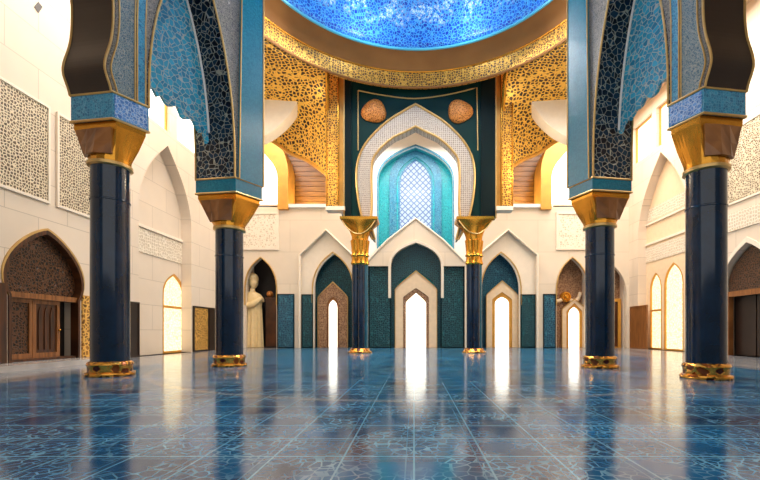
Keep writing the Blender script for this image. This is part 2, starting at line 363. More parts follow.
# ---- left wooden door
d1 = struct('door_1')
finish('door_frame', prism([arch(20.25, 4.1, 0, 3.2, 6.5, a=1.42, b=.44, cx=.5, dy=.09, waist=.95),
    arch(20.25, 3.84, .1, 3.25, 6.3, a=1.4, b=.44, cx=.5, dy=.09, waist=.95)], FL, -.06, .35), M['woodd'], d1)
tymp = [p for p in arch(20.25, 3.88, 3.35, 3.36, 6.32, a=1.4, b=.44, cx=.5, dy=.09, waist=.95)]
finish('pierced_tympanum', prism([tymp], FL, .3, .42), M['doorlat'], d1)
finish('lintel', prism([rect(18.3, 3.15, 22.2, 3.4)], FL, .05, .4), M['woodp'], d1)
finish('threshold', prism([rect(18.3, 0.25, 22.2, 0.36)], FL, .05, .5), M['woodd'], d1)
def leaf(u0, u1, mat, d=.3, kind='lat'):
    l = finish('door_leaf', prism([rect(u0, .36, u1, 3.15), rect(u0+.16, .6, u1-.16, 2.95)], FL, d-.06, d+.08), M['woodp'], d1)
    finish('leaf_panel', prism([rect(u0+.16, .6, u1-.16, 2.95)], FL, d, d+.05), M[mat], l)
    if kind == 'flute':
        bm = bmesh.new()
        for k in range(3):
            c = u0+.42+k*(u1-u0-.84)/2
            prism([arch(c, .2, .75, 2.3, 2.8)], FL, d-.04, d, bm)
        finish('fluting', bm, M['woodd'], l, weld=False)
        bm = bmesh.new(); bmesh.ops.create_uvsphere(bm, u_segments=12, v_segments=8, radius=.06); bmesh.ops.translate(bm, verts=bm.verts, vec=FL(u1-.08, 1.7, d-.12))
        finish('door_handle', bm, M['gold'], l, True)
leaf(18.3, 19.75, 'doorlat'); leaf(19.8, 21.3, 'woodd', .32, 'flute'); 
finish('opening_shade_panel', prism([rect(18.0, .2, 23.6, 6.9)], FL, .78, .9), M['black'], d1)  # dark sheet standing in for the shade beyond the half-open door
finish('side_jamb', prism([rect(17.75, .25, 18.12, 3.7)], FL, -.14, .0), M['woodd'], d1)
finish('gilded_jamb', prism([rect(22.35, .25, 23.2, 3.55)], FL, -.1, .0), M['goldscreen'], d1)
finish('arch_moulding', prism([offs(arch(20.25, 4.2, 3.3, 3.3, 6.6, a=1.42, b=.44, cx=.5, dy=.09, waist=.95), arch(20.25, 4.1, 3.3, 3.2, 6.5, a=1.42, b=.44, cx=.5, dy=.09, waist=.95))], FL, -.06, .02), M['trimgold'], d1)
st(finish('trim_2', prism([rect(15, 0, 24.0, .24)], FL, -1.5, 0), M['marble']))
# ---- right dark doorway
d2 = struct('door_2')
rt = arch(27.1, 4.0, 4.3, 4.6, 7.2, a=1.08, b=.5)
finish('pierced_tympanum', prism([rt], FR, .3, .42), M['doorlat'], d2)
finish('lintel', prism([rect(25.0, 4.0, 29.2, 4.35)], FR, .1, .45), M['woodp'], d2)
for u in (25.0, 28.85): finish('jamb', prism([rect(u, 0, u+.35, 4.0)], FR, .1, .45), M['woodp'], d2)
finish('passage_shade_panel', prism([rect(24.4, 0, 29.8, 7.9)], FR, .8, .9), M['black'], d2)  # dark panel closes the doorway; the passage's shade is put into its colour
for u in (25.35, 27.15): finish('door_leaf', prism([rect(u, .03, u+1.7, 4.0)], FR, .6, .7), M['brown'], d2)
finish('arch_moulding', prism([offs(arch(27.1, 4.66, 4.2, 4.6, 7.75, a=1.08, b=.5), arch(27.1, 4.3, 4.2, 4.6, 7.4, a=1.08, b=.5))], FR, -.06, .02), M['ivory'], d2)

# ---- pierced ivory screens
def wall_screen(fr, u0, u1, v0, v1, label, mat='screen'):
    c = fr(u0, v0, 0)
    t = thing('wall_screen', label, 'wall screen', c, 'pierced ivory wall screens')
    finish('screen_panel', prism([rect(u0+.12, v0+.12, u1-.12, v1-.12)], fr, -.06, -.0), M[mat], t)
    finish('frame', prism([rect(u0, v0, u1, v1), rect(u0+.12, v0+.12, u1-.12, v1-.12)], fr, -.1, -.0), M['ivory'], t)
wall_screen(FL, 15.5, 20.35, 7.8, 12.5, 'wide pierced ivory screen high above the carved walnut door')
wall_screen(FL, 20.75, 24.6, 7.8, 12.5, 'narrow pierced ivory screen behind the big navy column, next to the wide one')
wall_screen(FR, 24.0, 30.0, 10.2, 15.2, 'pierced ivory screen high above the dark open doorway')
st(finish('trim_6', prism([rect(24.0, 8.4, 30.0, 9.6)], FR, -.08, 0), M['palecarve']))

# side wall lower claddings
def clad(fr, u0, u1, v1, mat, label, frame='brown'):
    t = thing('wall_cladding', label, 'wall panel', fr(u0, 0, 0))
    finish('panel_face', prism([rect(u0+.12, .12, u1-.12, v1-.12)], fr, -.1, 0), M[mat], t)
    finish('panel_frame', prism([rect(u0, 0, u1, v1), rect(u0+.12, .12, u1-.12, v1-.12)], fr, -.14, 0), M[frame], t)
clad(FL, 25.0, 25.9, 3.5, 'goldscreen', 'dark framed gilded panel on the wall beside the big navy column near the walnut door')
clad(FL, 26.0, 26.9, 3.5, 'brown', 'plain dark brown wall panel between gilded panel and arched window')
clad(FL, 33.55, 36.0, 3.7, 'goldscreen', 'gilded lattice panel low on the wall past the arched golden window')
clad(FL, 36.1, 38.4, 3.7, 'brown', 'dark lacquered wall panel in the corner by the statue niche')
clad(FR, 38.6, 41.6, 4.1, 'woodp', 'russet timber wall panel in the corner beyond the tall golden windows', 'woodp')
clad(FR, 30.8, 32.6, 4.1, 'woodp', 'russet timber wall panel between the tall golden windows and the dark doorway', 'woodp')

# ------------------------------------------------------------------ back wall
def mir(pts, c): return [(2*c-x, y) for x, y in pts[::-1]]
top = [(237, 207), (338, 207), (352, 240), (366, 262), (376, 252), (388, 240), (415.5, 218), (443, 240), (455, 252), (465, 262), (478, 240), (490, 207), (640, 207)]
outl = bs([(230, 348)] + [(230, 207)] + top[1:-1] + [(640, 207), (640, 348)])
outl = [(x, max(y, 0)) for x, y in outl]; outl[0] = (outl[0][0], 0); outl[-1] = (outl[-1][0], 0)
def parch(c, w, yb, ys, yt, D=YB, **k):
    z0 = 0 if yb >= 347 else z_at(yb, D)
    return arch((c-VX)*D/F, w*D/F, z0, z_at(ys, D), z_at(yt, D), **k)
G1 = bs([(299.5, 0), (299.5, 255), (326, 230), (352.5, 255), (352.5, 0)]); G1[0] = (G1[0][0], 0); G1[-1] = (G1[-1][0], 0)
G2 = bs([(482, 0), (482, 252), (508, 230), (537.5, 255), (537.5, 0)]); G2[0] = (G2[0][0], 0); G2[-1] = (G2[-1][0], 0)
STN = parch(261, 31, 348, 290, 258)
RN = parch(572, 31, 348, 292, 258)
RN2 = parch(611, 31, 348, 300, 263, a=1.1)
CA = parch(416, 98, 348, 267, 266); CA = [CA[0], (CA[0][0], z_at(266, YB))] + [p for p in parch(416, 50, 266, 266.5, 243)] + [(CA[-1][0], z_at(266, YB)), CA[-1]]
st(finish('wall_back', prism([outl, G1, G2, STN, RN, RN2, CA], FBK, 0, .45), M['ivory_b']))
# behind the front slab: recess layers
wr = struct('wall_back_recess')
A1 = parch(333.5, 41, 348, 292, 253); A2 = parch(501, 39, 348, 292, 253)
finish('gable_back', prism([bs([(297, 348), (297, 226), (356, 226), (356, 348)]), A1], FBK, .45, .75), M['ivory'], wr)
finish('gable_back', prism([bs([(479, 348), (479, 226), (540, 226), (540, 348)]), A2], FBK, .45, .75), M['ivory'], wr)
finish('teal_back', prism([bs([(308, 348), (308, 240), (358, 240), (358, 348)])], FBK, 1.5, 1.7), M['tealwall'], wr)
finish('blue_back', prism([bs([(477, 348), (477, 240), (526, 240), (526, 348)])], FBK, 1.5, 1.7), M['bluewall'], wr)
finish('teal_field', prism([bs([(362, 348), (362, 262), (391, 262), (391, 236), (441, 236), (441, 262), (470, 262), (470, 348)]), parch(416, 40, 348, 290, 272)], FBK, .46, .7), M['tealwall'], wr)
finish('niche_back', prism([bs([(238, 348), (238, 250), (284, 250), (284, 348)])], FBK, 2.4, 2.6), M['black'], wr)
finish('niche_back', prism([bs([(552, 348), (552, 250), (592, 250), (592, 348)])], FBK, 1.5, 1.7), M['brownlat'], wr)
finish('niche_back', prism([bs([(594, 348), (594, 250), (632, 250), (632, 348)])], FBK, 1.5, 1.7), M['brownlat'], wr)
for x0, x1, y1 in ((240, 245, 2.4), (277, 281, 2.4), (554, 556.5, 1.5), (588, 590, 1.5), (594, 596, 1.5), (627, 630, 1.5), (308, 312, 1.5), (522.5, 525, 1.5)):
    finish('niche_cheek', prism([bs([(x0, 348), (x0, 246), (x1, 246), (x1, 348)])], FBK, .76, y1), M['ivory'], wr)

TN = [6]
def hood(c, w, yb, ys, yt, t, label, mat='trimgold', D=YB, d0=-.16, d1=.04, **k):
    o = parch(c, w+2*t, yb, ys, yt-t*1.3, D, **k); i = parch(c, w, yb, ys, yt, D, **k)
    TN[0] += 1; return st(finish('trim_%d' % TN[0], prism([offs(o, i)], fb(D), d0, d1), M[mat]))
hood(261, 31, 305, 290, 258, .9, 'thin gold edge round the arch that holds the statue')
hood(333, 40, 303, 292, 253, 1.1, 'thin gold edge round the teal arch above the bronze doorway', D=YB+.45, d0=-.1, d1=-.01)
hood(501, 39, 305, 292, 253, 1.1, 'thin gold edge round the blue arch above the ivory doorway', D=YB+.45, d0=-.1, d1=-.01)
hood(416, 50, 298, 266.5, 243, 2.6, 'ivory moulding round the middle teal arch', 'ivory', d0=-.25, d1=.12)
hood(572, 31, 305, 292, 258, .9, 'thin gold edge round the arch with the round gold boss')
# gabled ivory mouldings
for c, pts, lab in ((326, [(299.5, 348), (299.5, 255), (326, 230), (352.5, 255)], 'ivory gable edging above the bronze doorway'),
               (508, [(482, 252), (508, 230), (537.5, 255), (537.5, 348)], 'ivory gable edging above the ivory doorway on the blue arch side'),
               (415, [(367, 262), (376, 252), (388, 240), (415.5, 218.5), (443, 240), (455, 252), (465, 262)], 'ivory gable coping beneath the turquoise window niche')):
    bm = bmesh.new(); tube(bm, [Vector((u, YB-.04, max(v, 0))) for u, v in bs(pts)], .12, 6)
    TN[0] += 1; st(finish('trim_%d' % TN[0], bm, M['ivory']))

# doorways in the end wall: surround, portal frame, daylit pane
def portal(n, c, w, yt, ys, w2, yt2, ys2, w3, yt3, ys3, d, m1, m2, pane='panew'):
    r = struct('door_%d' % n)
    cc = lambda W, YS, YT: parch(c, W, 348, YS, YT, YB+d, **(dict(b=.14, cx=.5, dy=.44) if W > 15 and n != 4 or W > 25 else {}))
    fr = fb(YB+d)
    finish('surround', prism([cc(w, ys, yt), cc(w2, ys2, yt2)], fr, -.1, .25), M[m1], r)
    finish('door_frame', prism([cc(w2, ys2, yt2), cc(w3, ys3, yt3)], fr, -.02, .3), M[m2], r)
    finish('pane', prism([cc(w3, ys3, yt3)], fr, .14, .2), M[pane], r)
    o = cc(w+1.2, ys, yt-1.5); i = cc(w, ys, yt)
    finish('edge_moulding', prism([offs(o, i)], fr, -.16, .1), M['trimgold'], r)
    return r
portal(3, 416, 41, 272, 290, 26, 288, 298, 20, 293, 303, .36, 'shelly', 'brownlat')
portal(4, 333, 29, 283, 298, 12, 297, 306, 8.6, 300, 308, 1.2, 'brownlat', 'woodp')
portal(5, 502, 31, 282, 296, 20, 292, 300, 14, 297, 304, 1.2, 'shelly', 'goldpaint')
portal(6, 574, 24, 300, 310, 16, 303, 312, 11, 307, 315, 1.2, 'shelly', 'goldpaint')
# far corner: gilded narrow door beyond the mid column
dd = struct('door_7'); finish('door_leaf', prism([bs([(598, 347.9), (598, 300), (622, 300), (622, 347.9)])], FBK, .9, 1.0), M['woodd'], dd)
finish('door_frame', prism([bs([(596, 347.9), (596, 298), (625, 298), (625, 347.9)]), bs([(599, 347), (599, 301), (622, 301), (622, 347)])], FBK, .8, 1.05), M['goldpaint'], dd)

# teal tile dados
def dado(x0, x1, y0, mat, label, d=0):
    t = thing('tiled_dado', label, 'wall panel', (b_(x0, 0)[0], YB+d, 0), 'tiled dado panels on the end wall')
    u0, u1, v = b_(x0, 0)[0], b_(x1, 0)[0], z_at(y0, YB)
    finish('tile_field', prism([rect(u0+.08, .08, u1-.08, v-.08)], FBK, d-.08, d-.001), M[mat], t)
    finish('frame', prism([rect(u0, 0, u1, v), rect(u0+.08, .08, u1-.08, v-.08)], FBK, d-.12, d-.001), M['greendark'], t)
dado(277.5, 294.5, 294, 'bluewall', 'blue tiled dado between the statue niche and the bronze doorway')
dado(300.5, 312, 294, 'tealwall', 'narrow teal tiled dado inside the gable recess of the bronze doorway', .45)
dado(521.5, 536.5, 294, 'tealwall', 'teal tiled dado inside the gable recess of the blue arched doorway', .45)
dado(543, 555.5, 294, 'bluewall', 'blue tiled dado beside the arch with the round gold boss')
dado(368.5, 391, 266, 'tealwall', 'wide teal tiled dado on the bronze doorway side of the middle portal', .44)
dado(441, 464.5, 266, 'tealwall', 'wide teal tiled dado on the blue arch side of the middle portal', .44)
# carved pale panels
for x0, x1, lab in ((240, 279, 'framed pale carved panel above the statue niche'), (556, 590, 'framed pale carved panel above the arch with the round gold boss')):
    u0, v0 = b_(x0, 250); u1, v1 = b_(x1, 212)
    t = thing('wall_relief', lab, 'wall panel', (u0, YB, v0), 'pale carved panels on the end wall')
    finish('carving', prism([rect(u0+.25, v0+.25, u1-.25, v1-.25)], FBK, -.06, 0), M['palecarve'], t)
    finish('frame', prism([rect(u0, v0, u1, v1), rect(u0+.25, v0+.25, u1-.25, v1-.25)], FBK, -.14, 0), M['ivory'], t)
# ledge cornices
for n, (x0, x1) in enumerate(((285, 340), (492, 552))):
    u0, v = b_(x0, 207); u1, _ = b_(x1, 207)
    st(finish('trim_%d' % (3+n), prism([rect(u0, v-.1, u1, v+.22)], FBK, -.3, 2.6), M['white']))

# ---- upper level behind the ledge
up = struct('wall_back_upper')
NI = parch(415.5, 75, 262.8, 180, 146, YB+.7, a=1.0, b=.55)
finish('white_field', prism([bs([(362, 263), (362, 100), (470, 100), (470, 263)], YB+.7), NI], fb(YB+.7), 0, .4), M['white'], up)
finish('niche_soffit', prism([offs(parch(415.5, 77, 268, 180, 144.5, YB+.7), NI)], fb(YB+.7), .4, 1.3), M['turq'], up)
LW = parch(415.5, 35, 268, 185, 158, YB+1.9)
finish('niche_back', prism([bs([(370, 290), (370, 130), (460, 130), (460, 290)], YB+1.9), LW], fb(YB+1.9), 0, .3), M['turq'], up)
oo = parch(415.5, 52, 268, 180, 149, YB+1.85); ii = parch(415.5, 38, 268, 185, 157, YB+1.85)
finish('blue_border', prism([offs(oo, ii)], fb(YB+1.85), -.1, .06), M['tealblue'], up)
window(fb(YB+1.9), LW, .15, 'paneb', .2, fm='tealblue')
finish('arch_edge', prism([offs(parch(415.5, 77, 268, 180, 144.5, YB+.68), NI)], fb(YB+.68), -.06, .05), M['tealblue'], up)

def side(m):
    """px mirror for the upper gold corners"""
    X = (lambda x: x) if m == 0 else (lambda x: 829-x)
    s = 'bronze doorway' if m == 0 else 'blue arched doorway'
    # timber slat wall
    D = YB+2.2
    t = thing('timber_wall', 'golden timber slats high above the %s' % s, 'panelling', (b_(X(305), 0, D)[0], D, z_at(212, D)), 'timber slats above the ledge')
    v0, v1 = EYE+12.5+.22, ZC-.02; n = 16
    bm = bmesh.new()
    for k in range(n):
        a = v0+(v1-v0)*k/n; bb = v0+(v1-v0)*(k+1)/n-.05
        prism([[(b_(X(270), 0, D)[0], a), (b_(X(345), 0, D)[0], a), (b_(X(345), 0, D)[0], bb), (b_(X(270), 0, D)[0], bb)]], fb(D), 0, .15, bm)
    finish('slats', bm, M['woodm'], t, weld=False)
    finish('backing', prism([[(b_(X(270), 0, D)[0], v0), (b_(X(345), 0, D)[0], v0), (b_(X(345), 0, D)[0], v1), (b_(X(270), 0, D)[0], v1)]], fb(D), .15, .25), M['brown'], t)
    # squinch: curved gold lattice from the dome ring to the corner
    wall = cat([(X(328), 34.2, 176), (X(318), 35.0, 168), (X(306), 35.8, 160), (X(290), 36.2, 153), (X(270), 36.0, 140), (X(240), 34.8, 132), (X(215), 33.4, 132)], 5)
    N = len(wall); lv = []; sg = -1 if m == 0 else 1
    th0, th1 = (math.radians(35), math.radians(78)); zt = ZC-2.2
    wallp = [Vector(((x-VX)*d/F, d, z_at(y, d))) for x, d, y in wall]
    for k in range(17):
        g = k/16; q = 1-math.cos(g*math.pi/2); row = []
        for i in range(N):
            th = th0+(th1-th0)*i/(N-1); r_ = Vector((CX+sg*(R2+.12)*math.sin(th), CY+(R2+.12)*math.cos(th), zt+.05)); p = wallp[i]
            row.append(Vector((p.x+(r_.x-p.x)*q, p.y+(r_.y-p.y)*q, p.z+(r_.z-p.z)*math.sin(g*math.pi/2))))
        lv.append(row)
    bm = bmesh.new()
    rows = [[bm.verts.new(p) for p in r] for r in lv]
    for a, b in zip(rows, rows[1:]):
        for i in range(N-1): bm.faces.new((a[i], a[i+1], b[i+1], b[i]))
    t = thing('gold_squinch', 'curved gold lattice vault corner above the %s' % s, 'squinch', (wallp[8].x, wallp[8].y, 14.6), 'gold lattice corners under the dome')
    o = finish('lattice_shell', bm, M['goldlat'], t, True)
    md = o.modifiers.new('th', 'SOLIDIFY'); md.thickness = .15; md.offset = 0
    bm = bmesh.new(); tube(bm, [lv[k][0]+Vector((0, -.1, 0)) for k in range(17)], .16, 8); finish('rib', bm, M['gold'], t, True)
    bm = bmesh.new(); tube(bm, [p for p in lv[0]], .16, 8); finish('bottom_rib', bm, M['goldpaint'], t, True)
    # ivory corbel wing
    D = 33.0
    pts = bs([(X(236), 99), (X(298), 100)], D) + bez(b_(X(298), 100, D), b_(X(292), 114, D), b_(X(280), 128, D), b_(X(262), 137, D), 10)[1:] + [b_(X(236), 146, D)]
    tag(finish('ivory_corbel', prism([pts], fb(D), 0, 1.2), M['ivory']), 'ivory curved corbel wing in the gold corner above the %s side' % s, 'corbel', 'ivory corbel wings')
    # gold arch band round the bright window
    D = 41.6
    o_ = bez(b_(X(262), 128, D), b_(X(274), 134, D), b_(X(287), 150, D), b_(X(288), 170, D), 10) + [b_(X(288), 209, D)]
    i_ = bez(b_(X(258), 146, D), b_(X(266), 156, D), b_(X(277), 164, D), b_(X(277.5), 178, D), 10) + [b_(X(277.5), 209, D)]
    tag(finish('gold_arch_band', prism([offs(o_, i_)], fb(D), 0, 2.4), M['goldpaint']), 'smooth gold half arch beside the bright corner window above the %s side' % s, 'arch', 'gold half arches')
    D = 44.0
    ou = [b_(X(240), 206, D), b_(X(284), 206, D), b_(X(284), 165, D), b_(X(264), 142, D), b_(X(240), 136, D)]
    window(fb(D), ou, 0, 'panew', .15, fm='ivory')
side(0); side(1)

# ------------------------------------------------------------------ green portal on the far columns
DG = 33.0; FG = fb(DG)
oL = cat([(373, 240), (363, 220), (357.5, 192), (357.5, 165), (366, 144), (385, 124), (405, 111), (415.5, 105)])
iL = cat([(375, 240), (371, 222), (372, 205), (372, 166), (378, 152), (392, 139), (406, 132), (415.5, 127)])
full = lambda l: l + [(831-x, y) for x, y in l[::-1][1:]]
oF, iF = bs(full(oL), DG), bs(full(iL), DG)
mid = [((a[0]+b[0])/2, (a[1]+b[1])/2) for a, b in zip(full(oL), full(iL))]
gp = thing('green_portal', 'tall dark green arched portal front standing on the twin slim columns', 'portal', (0, DG, z_at(218, DG)))
midc = [p for p in mid if p[1] < 217]
finish('enamel_front', prism([bs([(344, 218)] + midc + [(496, 218), (496, 64), (344, 64)], DG)], FG, .12, .8), M['greensolid'], gp)
gb = finish('lace_band', prism([offs(oF, iF)], FG, -.12, .9), M['greyband'], gp)
for nm, L_ in (('outer_bead', oF), ('inner_bead', iF)):
    bm = bmesh.new(); tube(bm, [Vector((u, DG-.13, v)) for u, v in L_], .09, 8); finish(nm, bm, M['trimgold'], gb, True)
for xa, xb in ((344, 351), (481, 496)):
    finish('side_strip', prism([bs([(xa, 218), (xb, 218), (xb, 64), (xa, 64)], DG)], FG, .02, .12), M['greendark'], gp)
bm = bmesh.new()
fl = [(358, 150), (358, 90)] + cat([(358, 90), (385, 95), (415, 98), (448, 94), (477, 87)], 4) + [(478, 150)]
tube(bm, [Vector((u, DG+.08, v)) for u, v in bs(fl, DG)], .05, 6); finish('fillet', bm, M['trimgold'], gp)
for pts in ([(344, 64), (344, 218), (364, 218)], [(496, 64), (496, 218), (467, 218)]):
    bm = bmesh.new(); tube(bm, [Vector((u, DG+.06, v)) for u, v in bs(pts, DG)], .07, 6)
    finish('edge_bead', bm, M['trimgold'], gp, weld=False)
for k, (cx_, lab) in enumerate(((374, 'bronze doorway'), (460, 'blue arched doorway'))):
    bm = bmesh.new(); n = 36; c = Vector((b_(cx_, 111, DG)[0], DG+.1, z_at(111, DG)))
    rings = []
    for rr, dd_ in ((1, 0), (.96, -.14), (.8, -.26), (.5, -.34), (.2, -.37)):
        ring = []
        for q in range(n):
            a = 2*math.pi*q/n; r = .98*(1+.08*math.cos(3*a+(0 if k else 2.2)))
            ring.append(bm.verts.new(c+Vector((r*rr*math.cos(a), dd_, r*rr*.92*math.sin(a)))))
        rings.append(ring)
    for a, b in zip(rings, rings[1:]):
        for q in range(n): bm.faces.new((a[q], a[(q+1) % n], b[(q+1) % n], b[q]))
    bm.faces.new(rings[0]); bm.faces.new(rings[-1])
    m_ = tag(finish('carved_medallion', bm, M['medal'], None, True), 'orange carved round medallion on the green portal, on the %s side' % lab, 'medallion', 'medallions on the green portal')
# gold pilasters beside the portal
for x0, x1, y0, lab in ((327, 338.5, 66, 'bronze doorway'), (501, 512, 66, 'blue arched doorway')):
    u0, u1 = b_(x0, 0, DG)[0], b_(x1, 0, DG)[0]; v0, v1 = z_at(207, DG), z_at(y0-3, DG)
    t = thing('gold_pilaster', 'gold lattice pilaster flanking the green portal on the %s side' % lab, 'pilaster', (u0, DG, v0), 'gold pilasters beside the portal')
    finish('lattice_face', prism([rect(u0, v0, u1, v1)], FG, -.15, .5), M['goldfine'], t)
    e0, e1 = (u1, b_(344.5, 0, DG)[0]) if x0 < 400 else (b_(496.5, 0, DG)[0], u0)
    finish('plain_edge', prism([rect(e0, v0, e1, v1)], FG, .05, .6), M['goldpaint'], t)
    bm = bmesh.new()
    for u in (u0, u1): tube(bm, [Vector((u, DG-.15, v0)), Vector((u, DG-.15, v1))], .07, 6)
    finish('bead', bm, M['gold'], t, weld=False)
    finish('foot_block', prism([rect(min(u0, e0)-.05, v0-.3, max(u1, e1)+.05, v0)], FG, -.25, .7), M['ivory'], t)

# ------------------------------------------------------------------ dome
dm = thing('dome', 'blue mosaic dome with bronze ring and gold frieze over the hall', 'dome', (CX, CY, ZC-2.2))
bm = bmesh.new()
lathe(bm, CX, CY, [(R1*math.cos(a)+(.0), ZC+8.5*math.sin(a)) for a in [math.radians(x) for x in range(0, 88, 4)]] + [(.05, ZC+8.5)], 96, False)
o = finish('mosaic_shell', bm, M['dome'], dm, True); md = o.modifiers.new('th', 'SOLIDIFY'); md.thickness = .2; md.offset = 1
bm = bmesh.new(); lathe(bm, CX, CY, [(R1, ZC), (R1+.25, ZC-.12), (R1+.7, ZC-.45), (R2-.12, ZC-.8), (R2-.05, ZC-.95), (R2, ZC-1.0), (R2+.25, ZC-1.0), (R2+.3, ZC)], 96, False)
finish('bronze_ring', bm, M['bronze'], dm, True)
bm = bmesh.new(); lathe(bm, CX, CY, [(R2, ZC-1.0), (R2, ZC-2.2), (R2+.25, ZC-2.2), (R2+.25, ZC-1.0)], 96, False)
finish('gold_frieze', bm, M['goldfine'], dm, True)
def hoop(r, z, t, mat, nm):
    bm = bmesh.new(); n = 96; k = 8; rings = []
    for i in range(n):
        a = 2*math.pi*i/n
        rings.append([bm.verts.new((CX+(r+t*math.cos(b))*math.cos(a), CY+(r+t*math.cos(b))*math.sin(a), z+t*math.sin(b))) for b in [2*math.pi*j/k for j in range(k)]])
    for i in range(n):
        a, b = rings[i], rings[(i+1) % n]
        for j in range(k): bm.faces.new((a[j], a[(j+1) % k], b[(j+1) % k], b[j]))
    finish(nm, bm, M[mat], dm, True)
hoop(R1, ZC, .1, 'cyan', 'rim_bead'); hoop(R2, ZC-1.0, .07, 'gold', 'ring_bead'); hoop(R2, ZC-2.2, .09, 'bronze', 'frieze_bead')

# ------------------------------------------------------------------ columns and arcades
def loft_cap(C, corners, zr, r0, n=32):
    """from a round neck to a four-cornered abacus; zr = list of (z, mix) with mix 0 round .. 1 cornered"""
    bm = bmesh.new(); P = []
    for k in range(n):
        s = k/(n/4); i = int(s); f = s-i
        P.append(corners[i].lerp(corners[(i+1) % 4], f))
    rings = []
    for z, mx in zr:
        ring = []
        for p in P:
            d = (p-C); c = C+d.normalized()*r0; q = c.lerp(p, mx); ring.append(bm.verts.new((q.x, q.y, z)))
        rings.append(ring)
    for a, b in zip(rings, rings[1:]):
        for k in range(n): bm.faces.new((a[k], a[(k+1) % n], b[(k+1) % n], b[k]))
    bm.faces.new(rings[0][::-1]); bm.faces.new(rings[-1])
    return bm
def column(C, r, zc, ct, corners, label):
    """navy shaft on a gilt base, gold flared capital zc..ct"""
    x, y = C
    t = thing('navy_column', label, 'column', (x, y, 0), 'navy columns carrying the side arches')
    b = bmesh.new(); lathe(b, x, y, [(r*1.28, 0), (r*1.3, .06), (r*1.26, .12), (r*1.12, .16), (r*1.14, .36), (r*1.2, .42), (r*1.14, .5), (r*1.02, .54)], 48)
    finish('gilt_base', b, M['gembase'], t, True)
    b = bmesh.new(); lathe(b, x, y, [(r, .5), (r, zc+.05)], 56, False); s = finish('shaft', b, M['navy'], t, True)
    b = bmesh.new(); lathe(b, x, y, [(r, zc-1.35), (r+.025, zc-1.33), (r+.025, zc-1.3), (r, zc-1.28)], 56, False); finish('shaft_ring', b, M['navy'], s, True)
    b = bmesh.new(); lathe(b, x, y, [(r+.01, zc-.12), (r+.1, zc-.08), (r+.1, zc+.02), (r+.02, zc+.06)], 48, False); finish('neck_ring', b, M['trimgold'], t, True)
    h = ct-zc
    c2 = [Vector(C)+(c-Vector(C)) for c in corners]
    bm = loft_cap(Vector(C), c2, [(zc, 0.02), (zc+h*.12, .1), (zc+h*.45, .55), (zc+h*.8, .93), (zc+h*.86, 1.0), (ct, 1.0)], r+.03)
    cp = finish('gold_capital', bm, M['gold'], t)
    bm = bmesh.new(); C2 = Vector(C); g = []
    for f_, mx in ((.17, .16), (.45, .55), (.8, .93)):
        row = []
        for q in (.1, .4, .6, .9):
            p = c2[0].lerp(c2[1], q); cc_ = C2+(p-C2).normalized()*(r+.03); w_ = cc_.lerp(p, mx); w_ = w_+(w_-C2).normalized()*.06
            row.append(bm.verts.new((w_.x, w_.y, zc+h*f_)))
        g.append(row)
    for a_, b2 in zip(g, g[1:]):
        for i in range(3): bm.faces.new((a_[i], a_[i+1], b2[i+1], b2[i]))
    o_ = finish('brown_inset', bm, M['woodp'], cp); md = o_.modifiers.new('th', 'SOLIDIFY'); md.thickness = .1; md.offset = 0
    return t
